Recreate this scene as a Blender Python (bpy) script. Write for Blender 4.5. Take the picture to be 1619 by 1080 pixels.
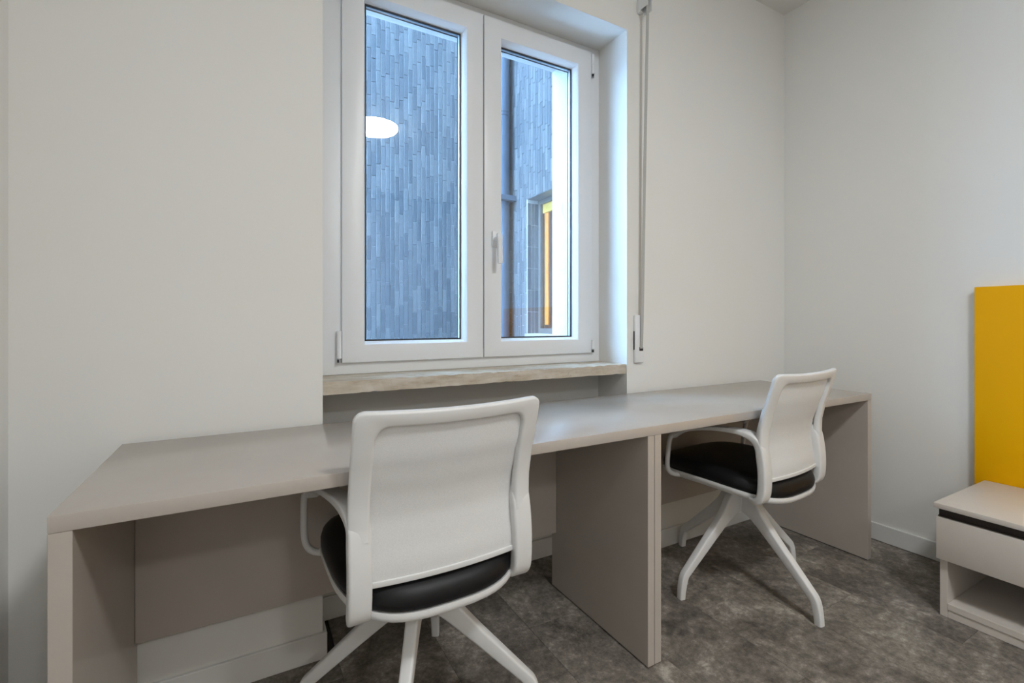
import bpy, bmesh, math, random
from mathutils import Vector, Matrix
random.seed(7)
for o in list(bpy.data.objects):
    bpy.data.objects.remove(o, do_unlink=True)
S = bpy.context.scene
COL = S.collection

# ------------------------------------------------------------------ camera
# World: x runs along the window wall, y goes towards it, z up. Metres.
FPX, HORIZON = 744.0, 507.0
YAW = math.atan2(1334.5, 744.0)            # angle to the right vanishing point
cd = bpy.data.cameras.new('camera')
cd.sensor_width = 36.0
cd.lens = FPX / 1619.0 * 36.0
cd.shift_y = -(540.0 - HORIZON) / 1619.0
cd.clip_start = 0.02
cam = bpy.data.objects.new('camera', cd)
COL.objects.link(cam)
cam.location = (0, 0, 1.078)
cam.rotation_euler = (math.radians(90), 0, YAW - math.radians(90))
S.camera = cam

# ------------------------------------------------------------------ world, exposure
w = bpy.data.worlds.new('sky'); S.world = w
w.use_nodes = True
bg = w.node_tree.nodes['Background']
bg.inputs['Color'].default_value = (0.40, 0.66, 1.0, 1)
bg.inputs['Strength'].default_value = 30.0
S.view_settings.view_transform = 'Standard'
S.view_settings.look = 'None'
S.view_settings.gamma = 1.0
S.view_settings.use_curve_mapping = False
S.view_settings.exposure = 0.0
LAMP_STRENGTH = 96.0          # lamp over the desks
FILL_LAMP_STRENGTH = 64.0      # unseen fill lamp, added deeper in the room
LAMP_COLOR = (0.965, 0.99, 1.0)

# ------------------------------------------------------------------ materials
MATS = {}
class NT:
    def __init__(s, name):
        s.m = bpy.data.materials.new(name); s.m.use_nodes = True
        s.t = s.m.node_tree; s.n = s.t.nodes; s.l = s.t.links
        s.b = s.n['Principled BSDF']; s.out = s.n['Material Output']
        MATS[name] = s.m
    def add(s, typ, **kw):
        nd = s.n.new(typ)
        for k, v in kw.items():
            if k.startswith('i_'):
                nd.inputs[k[2:].replace('_', ' ')].default_value = v
            else:
                setattr(nd, k, v)
        return nd
    def link(s, a, b): s.l.new(a, b)
    def noise(s, scale, detail=4, rough=.55, vec=None):
        nd = s.add('ShaderNodeTexNoise')
        nd.inputs['Scale'].default_value = scale
        nd.inputs['Detail'].default_value = detail
        nd.inputs['Roughness'].default_value = rough
        if vec is not None: s.link(vec, nd.inputs['Vector'])
        return nd
    def coord(s, out='Object'):
        return s.add('ShaderNodeTexCoord').outputs[out]
    def ramp(s, fac, stops):
        r = s.add('ShaderNodeValToRGB')
        el = r.color_ramp.elements
        while len(el) < len(stops): el.new(.5)
        for e, (p, c) in zip(el, stops):
            e.position = p; e.color = (*c, 1)
        s.link(fac, r.inputs['Fac'])
        return r.outputs['Color']
    def bump(s, h, strength=.2, dist=.002):
        b = s.add('ShaderNodeBump')
        b.inputs['Strength'].default_value = strength
        b.inputs['Distance'].default_value = dist
        s.link(h, b.inputs['Height'])
        s.link(b.outputs['Normal'], s.b.inputs['Normal'])
    def set(s, color=None, rough=None, metal=None, spec=None):
        if color: s.b.inputs['Base Color'].default_value = (*color, 1)
        if rough is not None: s.b.inputs['Roughness'].default_value = rough
        if metal is not None: s.b.inputs['Metallic'].default_value = metal
        if spec is not None: s.b.inputs['Specular IOR Level'].default_value = spec
        return s

def plain(name, color, rough=.5, var=.04, scale=6.0, bump=None, spec=.5, metal=0, coords='Object'):
    """one colour with a faint tonal noise and optional fine bump"""
    t = NT(name).set(color, rough, metal, spec)
    v = t.coord(coords)
    n = t.noise(scale, 4, .6, v)
    lo = tuple(c * (1 - var) for c in color); hi = tuple(min(1, c * (1 + var)) for c in color)
    t.link(t.ramp(n.outputs['Fac'], [(.3, lo), (.7, hi)]), t.b.inputs['Base Color'])
    if bump:
        b = t.noise(bump[0], 3, .6, v); t.bump(b.outputs['Fac'], bump[1], bump[2])
    return t.m

plain('wall_paint', (.80, .795, .765), .75, .012, 1.3, (140, .12, .001), .3)
plain('ceiling_paint', (.82, .81, .78), .85, .01, 1.3, None, .2)
plain('skirting', (.78, .78, .76), .45, .015, 4)
plain('pvc_white', (.80, .82, .84), .35, .01, 3)
plain('taupe_laminate', (.49, .44, .395), .23, .03, 5, (420, .05, .0005), .55)
plain('nightstand_laminate', (.64, .59, .54), .36, .03, 5, (420, .05, .0005), .5)
plain('yellow_lacquer', (.88, .425, .0), .55, .02, 2, None, .12)
plain('white_plastic', (.75, .75, .745), .42, .01, 5, (600, .06, .0004))
plain('black_leather', (.006, .006, .007), .46, .15, 40, (320, .25, .0008), .3)
plain('black_rubber', (.02, .022, .028), .5, .1, 60)
plain('dark_channel', (.035, .027, .024), .4, .1, 20)
plain('aluminium_spacer', (.45, .47, .50), .35, .03, 20, None, .5, .8)
plain('strap_webbing', (.45, .45, .43), .8, .08, 300)
plain('pipe_paint', (.10, .12, .155), .45, .05, 5)
plain('window_grey', (.16, .155, .15), .5, .03, 5)
plain('orange_curtain', (.80, .30, .07), .8, .12, 12)
plain('mustard_blind', (.75, .50, .12), .7, .08, 8)
plain('interior_mauve', (.30, .26, .27), .7, .08, 5)
plain('courtyard_render', (.22, .24, .26), .8, .08, 3)
plain('courtyard_grout', (.62, .62, .62), .85, .08, 30)

# white exterior stone surround, faintly veined
t = NT('white_stone').set(rough=.5)
v = t.coord(); n = t.noise(7, 9, .7, v); n.inputs['Distortion'].default_value = 1.4
t.link(t.ramp(n.outputs['Fac'], [(.30, (.30, .29, .28)), (.40, (.40, .395, .385)), (.7, (.44, .435, .425))]), t.b.inputs['Base Color'])

# travertine sill: beige bands, brown pits
t = NT('travertine').set(rough=.55)
v = t.coord()
mp = t.add('ShaderNodeMapping'); mp.inputs['Scale'].default_value = (3, 10, 14); t.link(v, mp.inputs['Vector'])
n1 = t.noise(2.2, 8, .65, mp.outputs['Vector'])
n2 = t.noise(26, 6, .7, v)
base = t.ramp(n1.outputs['Fac'], [(.28, (.29, .215, .14)), (.42, (.47, .395, .30)), (.58, (.58, .52, .435)), (.75, (.65, .615, .555))])
pit = t.ramp(n2.outputs['Fac'], [(.28, (.32, .22, .14)), (.36, (1, 1, 1))])
mx = t.add('ShaderNodeMix', data_type='RGBA', blend_type='MULTIPLY'); mx.inputs[0].default_value = .8
t.link(base, mx.inputs[6]); t.link(pit, mx.inputs[7]); t.link(mx.outputs[2], t.b.inputs['Base Color'])
t.bump(n2.outputs['Fac'], .25, .002)

# concrete-look vinyl floor tile; every tile has its own cut of the pattern
t = NT('vinyl_tile').set(rough=.5, spec=.4)
oi = t.add('ShaderNodeObjectInfo')
v = t.coord()
cmb = t.add('ShaderNodeCombineXYZ')
for k, f in enumerate((37.0, 91.0, 13.0)):
    m_ = t.add('ShaderNodeMath', operation='MULTIPLY'); m_.inputs[1].default_value = f
    t.link(oi.outputs['Random'], m_.inputs[0]); t.link(m_.outputs[0], cmb.inputs[k])
ad = t.add('ShaderNodeVectorMath', operation='ADD'); t.link(v, ad.inputs[0]); t.link(cmb.outputs[0], ad.inputs[1])
na = t.noise(6.0, 12, .72, ad.outputs[0]); na.inputs['Distortion'].default_value = .5
nb = t.noise(42.0, 10, .8, ad.outputs[0])
nc = t.noise(2.3, 3, .5, ad.outputs[0])
m1 = t.add('ShaderNodeMix', data_type='FLOAT'); m1.inputs[0].default_value = .5
t.link(na.outputs['Fac'], m1.inputs[2]); t.link(nb.outputs['Fac'], m1.inputs[3])
colA = t.ramp(m1.outputs[0], [(.37, (.06, .054, .049)), (.46, (.14, .128, .116)), (.54, (.25, .232, .212)), (.63, (.52, .49, .455))])
colB = t.ramp(nc.outputs['Fac'], [(.35, (.90, .86, .82)), (.65, (1.09, 1.05, .98))])
mx = t.add('ShaderNodeMix', data_type='RGBA', blend_type='MULTIPLY'); mx.inputs[0].default_value = 1
t.link(colA, mx.inputs[6]); t.link(colB, mx.inputs[7])
hs = t.add('ShaderNodeHueSaturation')
mr = t.add('ShaderNodeMapRange'); mr.inputs['To Min'].default_value = .90; mr.inputs['To Max'].default_value = 1.06
t.link(oi.outputs['Random'], mr.inputs['Value']); t.link(mr.outputs[0], hs.inputs['Value'])
t.link(mx.outputs[2], hs.inputs['Color']); t.link(hs.outputs[0], t.b.inputs['Base Color'])
rr = t.add('ShaderNodeMapRange'); rr.inputs['To Min'].default_value = .42; rr.inputs['To Max'].default_value = .62
t.link(nb.outputs['Fac'], rr.inputs['Value']); t.link(rr.outputs[0], t.b.inputs['Roughness'])
t.bump(m1.outputs[0], .12, .001)
plain('floor_joint', (.035, .031, .028), .8, .1, 30)

# glazed courtyard tile, each piece its own tone
t = NT('glazed_tile').set(rough=.28, spec=.6)
oi = t.add('ShaderNodeObjectInfo'); ge = t.add('ShaderNodeNewGeometry')
s_ = t.add('ShaderNodeMath', operation='ADD'); t.link(oi.outputs['Random'], s_.inputs[0]); t.link(ge.outputs['Random Per Island'], s_.inputs[1])
fr = t.add('ShaderNodeMath', operation='FRACT'); t.link(s_.outputs[0], fr.inputs[0])
colr = t.ramp(fr.outputs[0], [(0, (.105, .118, .133)), (.5, (.145, .154, .165)), (1, (.195, .20, .205))])
v = t.coord(); n = t.noise(18, 5, .6, v)
vr = t.ramp(n.outputs['Fac'], [(.3, (.88, .88, .88)), (.7, (1.1, 1.1, 1.1))])
mx = t.add('ShaderNodeMix', data_type='RGBA', blend_type='MULTIPLY'); mx.inputs[0].default_value = 1
t.link(colr, mx.inputs[6]); t.link(vr, mx.inputs[7]); t.link(mx.outputs[2], t.b.inputs['Base Color'])
t.bump(n.outputs['Fac'], .15, .002)

# thin window glass: clear, mirror reflection by Fresnel
t = NT('window_glass'); t.n.remove(t.b)
tr = t.add('ShaderNodeBsdfTransparent'); tr.inputs['Color'].default_value = (.97, .985, .99, 1)
gl = t.add('ShaderNodeBsdfGlossy'); gl.inputs['Roughness'].default_value = 0.0
lw = t.add('ShaderNodeLayerWeight'); lw.inputs['Blend'].default_value = .5
pw = t.add('ShaderNodeMath', operation='POWER'); pw.inputs[1].default_value = 5.0
t.link(lw.outputs['Facing'], pw.inputs[0])          # Schlick reflectance, 5 % at normal incidence
fn = t.add('ShaderNodeMath', operation='MULTIPLY_ADD'); fn.inputs[1].default_value = .95; fn.inputs[2].default_value = .05
t.link(pw.outputs[0], fn.inputs[0])
nt = t.noise(30, 2, .5, t.coord())      # very faint unevenness of the tint
ms = t.add('ShaderNodeMixShader')
t.link(fn.outputs[0], ms.inputs[0]); t.link(tr.outputs[0], ms.inputs[1]); t.link(gl.outputs[0], ms.inputs[2])
t.link(t.ramp(nt.outputs['Fac'], [(.3, (.965, .98, .985)), (.7, (.975, .99, .995))]), tr.inputs['Color'])
t.link(ms.outputs[0], t.out.inputs['Surface'])

# open-weave white chair mesh
t = NT('chair_mesh').set((.90, .90, .895), .7, 0, .2)
tr = t.add('ShaderNodeBsdfTransparent')
ms = t.add('ShaderNodeMixShader')
v = t.coord()
wv = t.noise(420, 1, .5, v)
mr = t.add('ShaderNodeMapRange'); mr.inputs['From Min'].default_value = .3; mr.inputs['From Max'].default_value = .7
mr.inputs['To Min'].default_value = .68; mr.inputs['To Max'].default_value = .74
t.link(wv.outputs['Fac'], mr.inputs['Value']); t.link(mr.outputs[0], ms.inputs[0])
t.link(tr.outputs[0], ms.inputs[1]); t.link(t.b.outputs[0], ms.inputs[2])
t.link(ms.outputs[0], t.out.inputs['Surface'])

# courtyard window: glow added to curtain, blind and panel, in place of room light
for nm_, st_ in (('orange_curtain', .35), ('mustard_blind', .3), ('interior_mauve', .3)):
    b_ = MATS[nm_].node_tree.nodes['Principled BSDF']
    b_.inputs['Emission Color'].default_value = b_.inputs['Base Color'].default_value
    b_.inputs['Emission Strength'].default_value = st_

# lit lamp diffusers; the second belongs to the added fill lamp
for nm_, st_ in (('lamp_diffuser', LAMP_STRENGTH), ('fill_lamp_diffuser', FILL_LAMP_STRENGTH)):
    t = NT(nm_).set((.9, .9, .9), .5)
    t.b.inputs['Emission Color'].default_value = (*LAMP_COLOR, 1)
    t.b.inputs['Emission Strength'].default_value = st_

# ------------------------------------------------------------------ builders
ORG = {}
def finish(bm, mat, name, smooth=None):
    me = bpy.data.meshes.new(name)
    bmesh.ops.recalc_face_normals(bm, faces=bm.faces)
    bm.to_mesh(me); bm.free()
    me.materials.append(MATS[mat])
    if smooth:
        for p in me.polygons: p.use_smooth = True
        me.set_sharp_from_angle(angle=math.radians(smooth))
    return me

def tag(o, label=None, cat=None, group=None, kind=None):
    if label: o['label'] = label
    if cat: o['category'] = cat
    if group: o['group'] = group
    if kind: o['kind'] = kind
    return o

def thing(name, loc, label, cat=None, group=None, kind=None, rz=0):
    o = bpy.data.objects.new(name, None); COL.objects.link(o)
    o.location = loc; o.rotation_euler = (0, 0, rz); o.empty_display_size = .1
    ORG[o.name] = Vector(loc)
    return tag(o, label, cat, group, kind)

def obj(name, bm, mat, parent=None, local=False, smooth=None, label=None, cat=None, kind=None, group=None):
    """link bm as one mesh object; bm is in world space unless local"""
    if parent is not None and not local:
        org = ORG.get(parent.name, Vector())
        bmesh.ops.translate(bm, verts=bm.verts, vec=-org)
        o = bpy.data.objects.new(name, finish(bm, mat, name, smooth))
        COL.objects.link(o); o.parent = parent
        ORG[o.name] = org
    else:
        o = bpy.data.objects.new(name, finish(bm, mat, name, smooth))
        COL.objects.link(o)
        if parent is not None: o.parent = parent
        ORG[o.name] = Vector()
    return tag(o, label, cat, group, kind)

def box(bm, x0, x1, y0, y1, z0, z1, bev=0, seg=2):
    r = bmesh.ops.create_cube(bm, size=1)
    vs = r['verts']
    bmesh.ops.scale(bm, verts=vs, vec=(x1 - x0, y1 - y0, z1 - z0))
    bmesh.ops.translate(bm, verts=vs, vec=((x0 + x1) / 2, (y0 + y1) / 2, (z0 + z1) / 2))
    if bev:
        es = list({e for v in vs for e in v.link_edges})
        bmesh.ops.bevel(bm, geom=es, offset=bev, segments=seg, affect='EDGES', profile=.5)
    return bm

def B(*a, **k): return box(bmesh.new(), *a, **k)

def ring(bm, o, f, b, y0, y1, bev=0):
    """rectangular frame in the xz plane. o=outer (x0,x1,z0,z1), f/b = opening at y0 / y1"""
    def loop(r, y): return [bm.verts.new(p) for p in ((r[0], y, r[2]), (r[1], y, r[2]), (r[1], y, r[3]), (r[0], y, r[3]))]
    L = [loop(o, y0), loop(f, y0), loop(b, y1), loop(o, y1)]
    es = []
    for i in range(4):
        A, C = L[i], L[(i + 1) % 4]
        for k in range(4):
            bm.faces.new((A[k], A[(k + 1) % 4], C[(k + 1) % 4], C[k]))
    if bev:
        bm.edges.ensure_lookup_table()
        es = [e for e in bm.edges if e.verts[0] in L[0] and e.verts[1] in L[0] or e.verts[0] in L[1] and e.verts[1] in L[1]]
        bmesh.ops.bevel(bm, geom=es, offset=bev, segments=2, affect='EDGES', profile=.5)
    return bm

def cyl(bm, p0, p1, r0, r1=None, seg=24):
    p0, p1 = Vector(p0), Vector(p1); d = p1 - p0
    r1 = r0 if r1 is None else r1
    m = Matrix.Translation((p0 + p1) / 2) @ d.to_track_quat('Z', 'Y').to_matrix().to_4x4()
    bmesh.ops.create_cone(bm, cap_ends=True, segments=seg, radius1=r0, radius2=r1, depth=d.length, matrix=m)
    return bm

def catmull(pts, n):
    P = [Vector(p) for p in pts]
    out = []
    for i in range(len(P) - 1):
        a = P[max(i - 1, 0)]; b = P[i]; c = P[i + 1]; d = P[min(i + 2, len(P) - 1)]
        for k in range(n):
            t = k / n
            out.append(.5 * ((2 * b) + (c - a) * t + (2 * a - 5 * b + 4 * c - d) * t * t + (3 * b - a - 3 * c + d) * t ** 3))
    out.append(P[-1])
    return out

def sweep(bm, st, side=Vector((1, 0, 0)), n=4, K=16, power=4.0, q=.5):
    """st: rows (x,y,z,half_width,half_thick). Width lies along side; section is a
    rectangle whose corners are rounded by q of its smaller half size (power=2: an ellipse)."""
    def interp(col): return [v.x for v in catmull([(s[col], 0, 0) for s in st], n)]
    C = catmull([s[:3] for s in st], n); A = interp(3); T = interp(4)
    if power == 2.0:
        unit = [(math.cos(2 * math.pi * (k + .5) / K), math.sin(2 * math.pi * (k + .5) / K), 0, 0) for k in range(K)]
    else:
        unit = []
        for cx, cy, a0 in ((1, 1, 0), (-1, 1, 90), (-1, -1, 180), (1, -1, 270)):
            for k in range(4):
                a = math.radians(a0 + 30 * k)
                unit.append((cx, cy, math.cos(a), math.sin(a)))
        K = len(unit)
    rings = []
    for i, c in enumerate(C):
        tg = (C[min(i + 1, len(C) - 1)] - C[max(i - 1, 0)]).normalized()
        s = (side - tg * side.dot(tg)).normalized()
        nr = tg.cross(s).normalized()
        rr = q * min(A[i], T[i])
        r = []
        for ux, uy, dx, dy in unit:
            if power == 2.0: x, y = ux * A[i], uy * T[i]
            else: x, y = ux * (A[i] - rr) + dx * rr, uy * (T[i] - rr) + dy * rr
            r.append(bm.verts.new(c + s * x + nr * y))
        rings.append(r)
    for a, b in zip(rings, rings[1:]):
        for k in range(K):
            bm.faces.new((a[k], a[(k + 1) % K], b[(k + 1) % K], b[k]))
    for r in (rings[0], rings[-1]):
        c = sum((v.co for v in r), Vector()) / K
        cv = bm.verts.new(c)
        for k in range(K): bm.faces.new((r[k], r[(k + 1) % K], cv))
    return bm

# ------------------------------------------------------------------ setting: room shell
WALL = 1.612              # face of the window wall
OUT = 2.155               # its outer face
NX0, NX1 = .2045, 1.496   # window niche
HEAD, SILL = 2.40, .88
XL, XR = -.518, 2.70      # left and right wall
CEIL, BACK = 2.845, -3.0
EH = HEAD + .056         # outer head of the opening

bm = bmesh.new()
box(bm, XL, XR, BACK, OUT, -.12, -.004)
floor = obj('floor', bm, 'floor_joint', label='dark concrete look vinyl tile floor of the room', kind='structure')

bm = bmesh.new()
box(bm, -2.0, NX0, WALL, OUT, -.12, CEIL)
box(bm, NX1, 3.2, WALL, OUT, -.12, CEIL)
box(bm, NX0, NX1, WALL, OUT, EH, CEIL)
box(bm, NX0, NX1, WALL, 1.875, HEAD, EH)
box(bm, NX0, NX1, 1.812, OUT, -.004, SILL - .045)
obj('wall_back', bm, 'wall_paint', label='off white painted wall with the recessed window niche', kind='structure')
obj('wall_right', B(XR, XR + .15, BACK, WALL, -.12, CEIL), 'wall_paint', label='plain off white wall behind the yellow headboard', kind='structure')
obj('wall_left', B(XL - .15, XL, BACK, WALL, -.12, CEIL), 'wall_paint', label='plain off white wall at the left edge of the picture', kind='structure')
obj('wall_rear', B(XL - .15, XR + .15, BACK - .15, BACK, -.12, CEIL), 'taupe_laminate', label='taupe wall behind the camera', kind='structure')
obj('ceiling', B(XL - .15, XR + .15, BACK - .15, OUT, CEIL, CEIL + .15), 'ceiling_paint', label='white painted ceiling of the room', kind='structure')

# skirting: along the window wall, into the niche and along the right wall
BH, BT = .083, .012
bm = bmesh.new()
def bb(x0, x1, y0, y1): box(bm, x0, x1, y0, y1, 0, BH, .002, 1)
bb(XL, NX0 + BT, WALL - BT, WALL)
bb(NX0, NX0 + BT, WALL, 1.812 - BT)
bb(NX0, NX1, 1.812 - BT, 1.812)
bb(NX1 - BT, NX1, WALL, 1.812 - BT)
bb(NX1 - BT, XR - BT, WALL - BT, WALL)
obj('baseboard_back', bm, 'skirting', label='white skirting board along the window wall and niche', kind='structure')
obj('baseboard_right', B(XR - BT, XR, BACK, WALL, 0, BH, bev=.002, seg=1), 'skirting', label='white skirting board along the right wall', kind='structure')
obj('baseboard_left', B(XL, XL + BT, BACK, WALL - BT, 0, BH, bev=.002, seg=1), 'skirting', label='white skirting board along the left wall', kind='structure')

# vinyl floor tiles, 0.305 x 0.61, laid in staggered columns
TW, TL = .305, .61
me_cache = {}
def tile_mesh(wd, ln):
    key = (round(wd, 4), round(ln, 4))
    if key not in me_cache:
        b = B(-wd / 2 + .0004, wd / 2 - .0004, -ln / 2 + .0004, ln / 2 - .0004, -.004, 0, bev=.0005, seg=1)
        me_cache[key] = finish(b, 'vinyl_tile', 'floor_tile')
    return me_cache[key]
stag = {0: 1.184, 1: .967, 2: .640, -1: 1.42, -2: .80, -3: 1.05, -4: 1.30, -5: .88, -6: 1.12, -7: .7, 3: 1.2}
for c in range(-7, 5):
    x0 = max(1.466 + c * TW, XL); x1 = min(1.466 + (c + 1) * TW, XR)
    if x1 - x0 < .02: continue
    cut = stag.get(c, 1.0)
    y = cut + TL * 3
    lim = 1.812 if (x0 > NX0 - .15 and x1 < NX1 + .15) else WALL
    while y > BACK:
        a, b_ = max(y - TL, BACK), min(y, lim)
        if b_ - a > .02:
            o = bpy.data.objects.new('floor_tile', tile_mesh(x1 - x0, b_ - a))
            o.location = ((x0 + x1) / 2, (a + b_) / 2, 0)
            COL.objects.link(o); o.parent = floor
        y -= TL

# ------------------------------------------------------------------ window
win = thing('window_1', (.85, 1.80, SILL), 'white two casement window in the niche above the desk', kind='structure')
F0, S0 = 1.806, 1.790
SO = [(.2926, .8600, .9236, 2.371), (.8645, 1.4357, .9236, 2.371)]
SI = [(.3705, .7850, .990, 2.292), (.9455, 1.3575, .990, 2.292)]
bm = bmesh.new()
ring(bm, (NX0, NX1, SILL, HEAD), (.325, 1.405, .955, 2.34), (.335, 1.395, .965, 2.33), F0, 1.876, .003)
obj('frame', bm, 'pvc_white', win, smooth=30)
obj('mullion_rebate', B(.8585, .8662, 1.800, 1.86, .96, 2.335), 'black_rubber', win)
for k in range(2):
    o_, i_ = SO[k], SI[k]
    g = (i_[0] + .011, i_[1] - .011, i_[2] + .011, i_[3] - .011)
    sh = obj('sash', ring(bmesh.new(), o_, i_, g, S0, 1.832, .0035), 'pvc_white', win, smooth=30)
    e = .0045
    obj('gasket', ring(bmesh.new(), (g[0] - .01, g[1] + .01, g[2] - .01, g[3] + .01), (g[0] + e, g[1] - e, g[2] + e, g[3] - e), (g[0] + e, g[1] - e, g[2] + e, g[3] - e), 1.8305, 1.835), 'black_rubber', sh)
    obj('glass_pane', B(g[0] - .008, g[1] + .008, 1.8355, 1.8395, g[2] - .008, g[3] + .008), 'window_glass', sh)
    obj('glass_pane', B(g[0] - .008, g[1] + .008, 1.8525, 1.8555, g[2] - .008, g[3] + .008), 'window_glass', sh)
    obj('spacer', ring(bmesh.new(), (g[0] - .008, g[1] + .008, g[2] - .008, g[3] + .008), (g[0] + .003, g[1] - .003, g[2] + .003, g[3] - .003), (g[0] + .003, g[1] - .003, g[2] + .003, g[3] - .003), 1.840, 1.852), 'aluminium_spacer', sh)
    obj('outer_gasket', ring(bmesh.new(), (g[0] - .01, g[1] + .01, g[2] - .01, g[3] + .01), (g[0] + e, g[1] - e, g[2] + e, g[3] - e), (g[0] + e, g[1] - e, g[2] + e, g[3] - e), 1.8560, 1.858), 'black_rubber', sh)
    obj('outer_rim', ring(bmesh.new(), (o_[0] + .02, o_[1] - .02, o_[2] + .02, o_[3] - .02), (g[0] + .002, g[1] - .002, g[2] + .002, g[3] - .002), (g[0] - .01, g[1] + .01, g[2] - .01, g[3] + .01), 1.8585, 1.874), 'pvc_white', sh)
# hinges: plastic cover with a dark pin end
for x, z0, z1 in ((.283, .925, 1.04), (1.446, .925, .985), (.283, 2.25, 2.36), (1.446, 2.25, 2.36)):
    h = obj('hinge', cyl(bmesh.new(), (x, 1.793, z0 + .016), (x, 1.793, z1), .009, seg=16), 'pvc_white', win, smooth=40)
    obj('hinge_pin', cyl(bmesh.new(), (x, 1.793, z0), (x, 1.793, z0 + .015), .0065, seg=12), 'aluminium_spacer', h, smooth=40)
    obj('hinge_screw', B(x - .008, x - .002, 1.782, 1.788, z0 + .002, z0 + .012), 'black_rubber', h)
# handle
hx, hz = .9125, 1.425
hd = obj('handle', B(hx - .014, hx + .014, 1.779, S0 - .0005, hz - .035, hz + .035, bev=.005), 'pvc_white', win, smooth=40)
obj('handle_neck', cyl(bmesh.new(), (hx, 1.781, hz), (hx, 1.745, hz), .010, .009, 18), 'pvc_white', hd, smooth=40)
bm = bmesh.new()
sweep(bm, [(hx, 1.748, hz + .016, .011, .008), (hx, 1.744, hz, .0115, .009), (hx, 1.742, hz - .03, .010, .008), (hx, 1.739, hz - .075, .0105, .007), (hx, 1.738, hz - .108, .010, .006)], n=4)
obj('lever', bm, 'pvc_white', hd, smooth=50)
# travertine sill, chipped front arris
bm = bmesh.new()
box(bm, NX0 + .001, NX1 - .001, 1.6185, 1.806, SILL - .043, SILL)
bmesh.ops.subdivide_edges(bm, edges=[e for e in bm.edges if abs(e.verts[0].co.x - e.verts[1].co.x) > .5], cuts=70, use_grid_fill=True)
for v_ in bm.verts:
    if v_.co.y < 1.62 and .21 < v_.co.x < 1.49:
        v_.co.y += random.random() * .0022
        v_.co.z += (1 if v_.co.z < SILL - .02 else -1) * random.random() ** 3 * .004
obj('window_sill', bm, 'travertine', win, label='worn beige travertine sill')

# exterior surround of the opening: jambs, head and outer sill
bm = bmesh.new()
box(bm, NX0, .235, 1.877, OUT + .01, SILL - .045, EH)
box(bm, 1.462, NX1, 1.877, OUT + .01, SILL - .045, EH)
box(bm, .235, 1.462, 1.877, OUT + .01, EH - .004, EH + .0005)
box(bm, .235, 1.462, 1.877, OUT + .03, SILL - .045, SILL + .01)
obj('trim_1', bm, 'white_stone', label='white stone surround outside the window', kind='structure')

# ------------------------------------------------------------------ courtyard outside
AY, BX = 5.10, 2.78       # tiled wall opposite, tiled wall on the right
GROUND, TOP = -3.2, 8.5
wa = obj('wall_courtyard_far', B(-1.0, BX + .3, AY + .008, AY + .3, GROUND, TOP), 'courtyard_grout', label='blue grey tiled courtyard wall facing the window', kind='structure')
WY0, WY1, WZ0, WZ1 = 3.55, 4.634, .93, 2.47
bm = bmesh.new()
box(bm, BX + .008, BX + .3, WY1, AY + .008, GROUND, TOP)
box(bm, BX + .008, BX + .3, OUT, WY0, GROUND, TOP)
box(bm, BX + .008, BX + .3, WY0, WY1, GROUND, WZ0)
box(bm, BX + .008, BX + .3, WY0, WY1, WZ1, TOP)
wb = obj('wall_courtyard_side', bm, 'courtyard_grout', label='blue grey tiled courtyard wall with the small orange window', kind='structure')
bm = bmesh.new()
box(bm, -3.6, NX0, OUT - .002, OUT + .008, GROUND, TOP)
box(bm, NX1, BX, OUT - .002, OUT + .008, GROUND, TOP)
box(bm, NX0, NX1, OUT - .002, OUT + .008, EH, TOP)
box(bm, NX0, NX1, OUT - .002, OUT + .008, GROUND, SILL - .045)
obj('wall_outside', bm, 'courtyard_render', label='rendered outer face of the window wall', kind='structure')
obj('courtyard_ground', B(-3.6, BX + .3, OUT, AY + .3, GROUND - .1, GROUND), 'courtyard_render', label='paved ground at the bottom of the courtyard', kind='structure')

obj('sky_blocker_left', B(-7.5, -7.2, .5, 12.0, GROUND, 2.9), 'courtyard_render', label='unseen block added on the left to hold back low sky light', kind='structure')  # out of view, added to block the low sky from the left
CW, CH = .05, .25
tm = finish(B(-CW / 2 + .0028, CW / 2 - .0028, -.004, .010, -CH / 2 + .0020, CH / 2 - .0020, bev=.0022, seg=1), 'glazed_tile', 'wall_tile')
cells = []
rnd = random.Random(3)
ncol = int((BX - .0 + 1.2) / CW)
for c in range(ncol):
    x = BX - CW * (c + .5)
    ofs = rnd.random() * CH
    k = 0
    z = -.6 + ofs
    while z < 7.6:
        cells.append((x, z)); z += CH
def shown(x, z):        # how squarely the left casement shows the tile
    return 1.03 < x < 2.17 and .80 < z < 4.85
cells.sort(key=lambda p: (not shown(*p), p[1]))
stuff = bmesh.new()
proto = bmesh.new(); proto.from_mesh(tm)
PV = [v.co.copy() for v in proto.verts]; PF = [[v.index for v in f.verts] for f in proto.faces]
def stamp(bm, M):
    vs = [bm.verts.new(M @ c) for c in PV]
    for f in PF: bm.faces.new([vs[i] for i in f])
for i, (x, z) in enumerate(cells):
    ry = rnd.uniform(-.004, .004); rx = rnd.uniform(-.012, .012); dy = rnd.uniform(-.0012, .0012)
    if i < 300:
        o = bpy.data.objects.new('wall_tile', tm)
        o.location = (x, AY + .001 + dy, z); o.rotation_euler = (rx, ry, rnd.uniform(-.02, .02))
        COL.objects.link(o); o.parent = wa
    else:
        stamp(stuff, Matrix.Translation((x, AY + .001 + dy, z)) @ Matrix.Rotation(rx, 4, 'X'))
obj('wall_tiling', stuff, 'glazed_tile', wa, kind='stuff')
stuff = bmesh.new()
RZ = Matrix.Rotation(math.radians(-90), 4, 'Z')
y = AY - CW / 2
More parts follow.
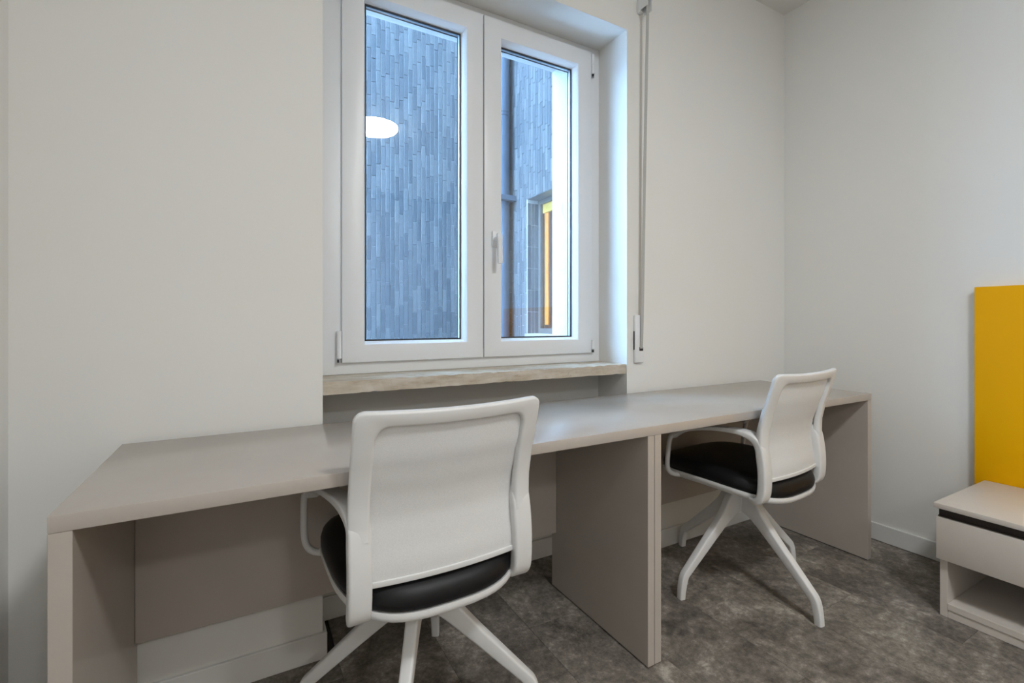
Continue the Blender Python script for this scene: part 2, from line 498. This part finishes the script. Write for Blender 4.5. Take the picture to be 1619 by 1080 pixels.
while y > OUT + .05:
    z = -.6 + rnd.random() * CH
    while z < 7.6:
        lo, hi = z - CH / 2, z + CH / 2
        if WY0 - .02 < y < WY1 and hi > WZ0 and lo < WZ1:      # cut to the opening
            if hi > WZ1: lo = WZ1
            elif lo < WZ0: hi = WZ0
            else: lo = hi
        if hi - lo > .02:
            stamp(stuff, Matrix.Translation((BX + .001 + rnd.uniform(-.001, .001), y, (lo + hi) / 2)) @ Matrix.Rotation(rnd.uniform(-.01, .01), 4, 'Y') @ RZ @ Matrix.Diagonal((1, 1, (hi - lo) / CH, 1)))
        z += CH
    y -= CW
# tiled jamb of the courtyard window
for k in range(3):
    z = WZ0 + CH / 2
    while z < WZ1 - .1:
        stamp(stuff, Matrix.Translation((BX + .03 + k * CW, WY1 - .002, z))); z += CH
obj('wall_tiling', stuff, 'glazed_tile', wb, kind='stuff')
# lintel and sill course that close the tile field round the opening
bm = bmesh.new()
box(bm, BX + .002, BX + .15, WY0, WY1, WZ1 - .004, WZ1 + .02, .003, 1)
obj('lintel_course', bm, 'glazed_tile', wb)
obj('sill_course', B(BX - .03, BX + .15, WY0, WY1, WZ0 - .04, WZ0, bev=.004, seg=1), 'white_stone', wb)

w2 = thing('window_2', (2.93, 4.09, WZ0), 'small courtyard window with orange curtain seen through the right casement', kind='structure')
def ringx(o, i, x0, x1):      # frame in the yz plane
    b = ring(bmesh.new(), o, i, i, x0, x1)
    for v_ in b.verts: v_.co = Vector((v_.co.y, v_.co.x, v_.co.z))
    return b
obj('frame', ringx((WY0, WY1, WZ0, WZ1), (WY0 + .06, WY1 - .05, WZ0 + .06, WZ1 - .05), 2.93, 2.98), 'window_grey', w2)
obj('roller_blind', B(2.965, 2.985, WY0 + .06, WY1 - .05, WZ1 - .15, WZ1 - .05), 'mustard_blind', w2)
bm = bmesh.new()
yy = WY1 - .092
sweep(bm, [(2.995, yy, WZ0 + .10, .036, .010), (2.995, yy, 1.6, .034, .010), (2.995, yy, WZ1 - .15, .036, .010)], side=Vector((0, 1, 0)), n=4)
obj('curtain', bm, 'orange_curtain', w2, smooth=50)
obj('back_panel', B(3.06, 3.07, WY0, WY1, WZ0, WZ1), 'interior_mauve', w2)
obj('glass_pane', B(2.952, 2.956, WY0 + .05, WY1 - .04, WZ0 + .05, WZ1 - .04), 'window_glass', w2)

dp = thing('drainpipe', (2.655, 4.97, GROUND), 'blue painted drainpipe in the courtyard corner behind the right casement', 'drainpipe')
PX, PY, PR = 2.650, 4.985, .082
obj('pipe', cyl(bmesh.new(), (PX, PY, GROUND), (PX, PY, TOP), PR, seg=32), 'pipe_paint', dp, smooth=40)
for z in (3.55, 2.45, 1.50, .5, 4.6, 5.6):
    b = bmesh.new()
    cyl(b, (PX, PY, z - .03), (PX, PY, z - .012), PR + .006, seg=32); cyl(b, (PX, PY, z + .012), (PX, PY, z + .03), PR + .006, seg=32)
    obj('coupling', b, 'pipe_paint', dp, smooth=40)
obj('bracket', B(2.55, 2.775, 4.86, 5.095, 2.50, 2.56, bev=.004, seg=1), 'pipe_paint', dp)

# ------------------------------------------------------------------ shutter strap beside the window
ss = thing('shutter_strap', (1.56, WALL, .88), 'grey roller shutter strap with white winder plate right of the window', 'shutter strap')
wp = obj('winder_plate', B(1.534, 1.588, 1.597, WALL, .884, 1.104, bev=.006, seg=3), 'pvc_white', ss, smooth=40)
obj('slot', B(1.558, 1.579, 1.5945, 1.598, .940, .956), 'black_rubber', wp)
obj('hinge_edge', B(1.5325, 1.5340, 1.602, 1.609, .945, 1.03), 'black_rubber', wp)
bm = bmesh.new()
sweep(bm, [(1.5685, 1.5955, .948, .0085, .0009), (1.5690, 1.590, 1.1, .0085, .0009), (1.5695, 1.575, 1.8, .0085, .0009), (1.570, 1.556, 2.56, .0085, .0009)], n=6, K=8)
obj('strap', bm, 'strap_webbing', ss)
gd = obj('strap_guide', B(1.555, 1.585, 1.590, WALL, 2.49, 2.62, bev=.004), 'pvc_white', ss, smooth=40)
obj('guide_cheek', B(1.556, 1.558, 1.545, 1.595, 2.495, 2.60), 'pvc_white', gd)
obj('guide_cheek', B(1.582, 1.584, 1.545, 1.595, 2.475, 2.60), 'pvc_white', gd)
obj('roller', cyl(bmesh.new(), (1.558, 1.568, 2.51), (1.582, 1.568, 2.51), .007, seg=16), 'black_rubber', gd, smooth=40)

# ------------------------------------------------------------------ ceiling lamps (behind the camera; the nearer one is mirrored in the left pane, the farther is added fill)
def ceiling_lamp(LX, LY, label, glow):
    lp = thing('ceiling_lamp', (LX, LY, 2.800), label, 'lamp', 'flush ceiling lamps')
    obj('lamp_body', cyl(bmesh.new(), (LX, LY, 2.8265), (LX, LY, CEIL - .001), .204, .204, 48), 'pvc_white', lp, smooth=40)
    bm = bmesh.new()
    prof = [(.0, 2.800), (.12, 2.800), (.18, 2.802), (.195, 2.806), (.200, 2.814), (.200, 2.826)]
    K = 48; rows = []
    for r, z in prof[1:]:
        rows.append([bm.verts.new((LX + r * math.cos(2 * math.pi * k / K), LY + r * math.sin(2 * math.pi * k / K), z)) for k in range(K)])
    c0 = bm.verts.new((LX, LY, prof[0][1]))
    for k in range(K): bm.faces.new((rows[0][k], rows[0][(k + 1) % K], c0))
    for a, b in zip(rows, rows[1:]):
        for k in range(K): bm.faces.new((a[k], a[(k + 1) % K], b[(k + 1) % K], b[k]))
    bm.faces.new(rows[-1])
    obj('diffuser', bm, glow, lp, smooth=40)
ceiling_lamp(.985, -.62, 'round white flush ceiling lamp mirrored in the left window pane', 'lamp_diffuser')
ceiling_lamp(.72, -2.50, 'added round fill lamp, unseen, farther from the window behind the camera', 'fill_lamp_diffuser')  # invented lamp, lifts the light under the desk

# ------------------------------------------------------------------ desk
DX0, DX1, DY0, DY1 = -.296, 2.452, 1.065, 1.596
dk = thing('desk', ((DX0 + DX1) / 2, 1.33, 0), 'long taupe laminate double desk standing under the window', 'desk')
obj('desktop', B(DX0, DX1, DY0, DY1, .7205, .75, bev=.0012, seg=2), 'taupe_laminate', dk, smooth=30)
for x0, x1 in ((DX0, -.264), (1.076, 1.1035), (1.1055, 1.133), (2.422, DX1)):
    obj('side_panel', B(x0, x1, DY0 + .001, DY1, .004, .720, bev=.001, seg=1), 'taupe_laminate', dk)
    obj('foot_strip', B(x0 + .004, x1 - .004, DY0 + .006, DY1 - .005, 0, .0035), 'black_rubber', dk)
for x0, x1 in ((-.2635, 1.0755), (1.1335, 2.4215)):
    obj('modesty_panel', B(x0, x1, 1.564, 1.582, .226, .720, bev=.0008, seg=1), 'taupe_laminate', dk)

# ------------------------------------------------------------------ headboard and nightstand
obj('headboard', B(2.662, XR - .001, -1.30, .782, .012, 1.219, bev=.0025), 'yellow_lacquer', smooth=30,
    label='mustard yellow panel headboard standing against the right wall', cat='headboard')
QX0, QX1, QY0, QY1 = 2.176, 2.660, .255, .750
ns = thing('nightstand', ((QX0 + QX1) / 2, (QY0 + QY1) / 2, 0), 'taupe one drawer nightstand with open shelf below the yellow headboard', 'nightstand')
obj('top', B(QX0, QX1, QY0, QY1, .399, .417, bev=.001), 'nightstand_laminate', ns, smooth=30)
for y0, y1 in ((QY1 - .028, QY1 - .006), (QY0 + .006, QY0 + .028)):
    obj('side_panel', B(2.212, QX1, y0, y1, 0, .398, bev=.001, seg=1), 'nightstand_laminate', ns)
dr = obj('drawer_front', B(2.190, 2.211, QY0 + .002, QY1 - .003, .212, .364, bev=.0012), 'nightstand_laminate', ns, smooth=30)
obj('drawer_box', B(2.2125, 2.62, QY0 + .03, QY1 - .03, .22, .34), 'nightstand_laminate', dr)
# recessed dark grip profile: a shallow C channel
bm = bmesh.new()
box(bm, 2.206, 2.214, QY0 + .004, QY1 - .006, .3655, .3985)
box(bm, 2.192, 2.206, QY0 + .004, QY1 - .006, .3935, .3985)
box(bm, 2.198, 2.206, QY0 + .004, QY1 - .006, .3655, .3690)
obj('grip_channel', bm, 'dark_channel', ns)
obj('back_panel', B(2.640, 2.652, QY0 + .0285, QY1 - .0285, .05, .398), 'nightstand_laminate', ns)
obj('shelf', B(2.210, 2.639, QY0 + .0285, QY1 - .0285, .030, .052, bev=.001, seg=1), 'nightstand_laminate', ns)
obj('plinth', B(2.214, 2.232, QY0 + .0285, QY1 - .0285, 0, .0295, bev=.001, seg=1), 'nightstand_laminate', ns)

# ------------------------------------------------------------------ office chairs
PROF = [(.40, -.170), (.42, -.192), (.44, -.205), (.48, -.213), (.53, -.212), (.58, -.203), (.63, -.197), (.68, -.200), (.74, -.214), (.80, -.235), (.85, -.250), (.90, -.264)]
def prof_y(z):
    if z <= PROF[0][0]: return PROF[0][1]
    for (a, ya), (b, yb) in zip(PROF, PROF[1:]):
        if z <= b:
            t = (z - a) / (b - a); t = t * t * (3 - 2 * t) * .35 + t * .65
            return ya + (yb - ya) * t
    return PROF[-1][1]
def surf(x, z):
    return Vector((x, prof_y(z) - .024 * (1 - (x / .222) ** 2), z))
def surf_n(x, z):
    e = .004
    return (surf(x + e, z) - surf(x - e, z)).cross(surf(x, z + e) - surf(x, z - e)).normalized()

def back_frame():
    bm = bmesh.new()
    zo, zi, xo, xi, ro, ri = .892, .860, .225, .179, .024, .034
    pairs = []
    zb = .600
    for k in range(13):
        t = k / 12
        # outer narrows a touch below, where it slides into the arm post
        pairs.append(((-xo, zb + (zo - ro - zb) * t), (-xi, zb + (zi - ri - zb) * t)))
    for k in range(1, 9):
        a = math.pi - math.pi / 2 * k / 8
        pairs.append(((-xo + ro + ro * math.cos(a), zo - ro + ro * math.sin(a)), (-xi + ri + ri * math.cos(a), zi - ri + ri * math.sin(a))))
    for k in range(1, 16):
        t = k / 16
        pairs.append(((-xo + ro + 2 * (xo - ro) * t, zo), (-xi + ri + 2 * (xi - ri) * t, zi)))
    for k in range(0, 9):
        a = math.pi / 2 - math.pi / 2 * k / 8
        pairs.append(((xo - ro + ro * math.cos(a), zo - ro + ro * math.sin(a)), (xi - ri + ri * math.cos(a), zi - ri + ri * math.sin(a))))
    for k in range(1, 13):
        t = k / 12
        pairs.append(((xo, zo - ro - (zo - ro - zb) * t), (xi, zi - ri - (zi - ri - zb) * t)))
    sec = [(0, -.55), (0, .55), (.05, .85), (.14, 1), (.86, 1), (.95, .85), (1, .55), (1, -.55), (.95, -.85), (.86, -1), (.14, -1), (.05, -.85)]
    rings = []
    for o, i in pairs:
        r = []
        for wv_, hv in sec:
            x = o[0] + (i[0] - o[0]) * wv_; z = o[1] + (i[1] - o[1]) * wv_
            z2 = z - .005 * (1 - (x / .222) ** 2) * max(0, min(1, (z - .8) / .06))
            H = .0085 + (.0065 if hv > 0 else 0) * max(0, min(1, (.80 - z2) / .16))       # the uprights thicken towards the arm posts
            r.append(bm.verts.new(surf(x, z2) + surf_n(x, z2) * (H * hv)))
        rings.append(r)
    for a, b in zip(rings, rings[1:]):
        for k in range(len(sec)):
            bm.faces.new((a[k], a[(k + 1) % len(sec)], b[(k + 1) % len(sec)], b[k]))
    bm.faces.new(rings[0]); bm.faces.new(rings[-1])
    return bm

def mesh_pt(x, z, off=0):
    t = max(0, min(1, (.76 - z) / .12))
    p = surf(x, z)
    return p + Vector((0, .004 + .010 * t + off, 0))
def mesh_panel():
    bm = bmesh.new(); NX, NZ = 16, 22; g = []
    for j in range(NZ + 1):
        z = .503 + (.864 - .503) * j / NZ
        row = []
        for i in range(NX + 1):
            s = -1 + 2 * i / NX
            hw = .179
            if z > .83: hw = .179 - .03 * ((z - .83) / .034) ** 2 * .6
            row.append(bm.verts.new(mesh_pt(s * hw, z)))
        g.append(row)
    for j in range(NZ):
        for i in range(NX):
            bm.faces.new((g[j][i], g[j][i + 1], g[j + 1][i + 1], g[j + 1][i]))
    bm.normal_update()
    bmesh.ops.solidify(bm, geom=bm.faces[:], thickness=.0015)
    return bm
def hem():
    bm = bmesh.new()
    st = []
    for i in range(13):
        x = -.179 + .358 * i / 12; p = mesh_pt(x, .501)
        st.append((p.x, p.y, p.z, .0065, .0035))
    return sweep(bm, st, side=Vector((0, 0, 1)), n=2, K=10)

def arm(s):
    st = [(.192, -.165, .427, .022, .010), (.200, -.190, .430, .025, .013), (.2020, -.206, .448, .0255, .0150), (.2020, -.212, .485, .0255, .0155), (.2020, -.2120, .54, .0255, .0155), (.202, -.2065, .59, .0255, .0155),
          (.202, -.199, .628, .0250, .0150), (.208, -.180, .655, .0250, .0130), (.221, -.138, .670, .022, .0100), (.236, -.070, .671, .021, .008),
          (.246, .000, .662, .022, .007), (.251, .060, .646, .024, .0068), (.253, .098, .630, .025, .0068), (.254, .122, .615, .024, .0072), (.256, .134, .603, .015, .0078)]
    return sweep(bmesh.new(), [(s * a[0],) + a[1:] for a in st], n=4, K=20)
def arm_tube(s):
    st = [(.262, .108, .623), (.271, .126, .615), (.274, .138, .596), (.274, .146, .55), (.273, .152, .50), (.270, .152, .472), (.262, .147, .455), (.248, .138, .446), (.225, .125, .443)]
    return sweep(bmesh.new(), [(s * a[0], a[1], a[2], .0095, .0095) for a in st], n=4, K=14, power=2.0)

def pad(stations, cy, ax, ar, af, p, K=56, dish=None):
    """closed loft of super-ellipse outlines; stations = (scale, z)"""
    bm = bmesh.new(); rows = []
    for s, z in stations:
        r = []
        for k in range(K):
            a = 2 * math.pi * k / K; ca, sa = math.cos(a), math.sin(a)
            x = math.copysign(abs(ca) ** (2 / p), ca) * ax; y = math.copysign(abs(sa) ** (2 / p), sa) * (af if sa > 0 else ar)
            x *= 1 + .03 * (y / .27)
            zz = z + (dish(x * s, y * s) if dish else 0)
            r.append(bm.verts.new((x * s, cy + y * s, zz)))
        rows.append(r)
    for a, b in zip(rows, rows[1:]):
        for k in range(K): bm.faces.new((a[k], a[(k + 1) % K], b[(k + 1) % K], b[k]))
    bm.faces.new(rows[0]); bm.faces.new(rows[-1])
    return bm
def dish(x, y):
    return .010 * (x / .23) ** 2 - .012 * max(0, y / .27) ** 3 - .022 * max(0, -y / .27) ** 2

def leg():
    st = [(.005, 0, .348, .019, .056), (.045, 0, .327, .0175, .045), (.085, 0, .290, .0165, .029), (.14, 0, .239, .016, .0225), (.22, 0, .167, .015, .0185), (.288, 0, .106, .014, .0155), (.308, 0, .086, .0135, .015), (.317, 0, .062, .0135, .0145), (.323, 0, .030, .013, .0135), (.326, 0, .0005, .0125, .0125)]
    return sweep(bmesh.new(), st, side=Vector((0, 1, 0)), n=3, q=.4)

def make_chair(loc, rz, base_deg, label):
    t = thing('office_chair', loc, label, 'chair', 'white office chairs at the desk', rz=rz)
    obj('back_frame', back_frame(), 'white_plastic', t, local=True, smooth=50)
    mp_ = obj('mesh_back', mesh_panel(), 'chair_mesh', t, local=True, smooth=60, label='white open weave mesh')
    obj('hem', hem(), 'white_plastic', mp_, local=True, smooth=60)
    for s in (-1, 1):
        a = obj('armrest', arm(s), 'white_plastic', t, local=True, smooth=50)
        obj('arm_tube', arm_tube(s), 'white_plastic', a, local=True, smooth=60)
    obj('seat_cushion', pad([(.05, .513), (.4, .512), (.7, .510), (.86, .505), (.94, .497), (.98, .485), (1.0, .468), (.995, .455), (.96, .449), (.5, .449)], .02, .236, .262, .268, 3.2, dish=dish), 'black_leather', t, local=True, smooth=60, label='black leather cushion')
    obj('seat_shell', pad([(.5, .448), (.97, .448), (1.0, .4505), (1.008, .443), (1.0, .433), (.96, .424), (.8, .415), (.4, .410), (.05, .410)], .02, .236, .262, .268, 3.2, dish=dish), 'white_plastic', t, local=True, smooth=50)
    b = bmesh.new()
    cyl(b, (0, 0, .285), (0, 0, .385), .026, .034, 28); cyl(b, (0, 0, .385), (0, 0, .4105), .075, .085, 28)
    obj('swivel_hub', b, 'white_plastic', t, local=True, smooth=40)
    for k in range(4):
        o = obj('leg', leg(), 'white_plastic', t, local=True, smooth=50)
        o.rotation_euler = (0, 0, math.radians(base_deg + 90 * k) - rz)
    return t
make_chair((.405, 1.253, 0), math.radians(.6), 62, 'white office chair with mesh back nearest the camera, covering the left bay')
make_chair((1.786, 1.249, 0), math.radians(3.9), -4.5, 'white office chair with mesh back in the right bay, near the right wall')
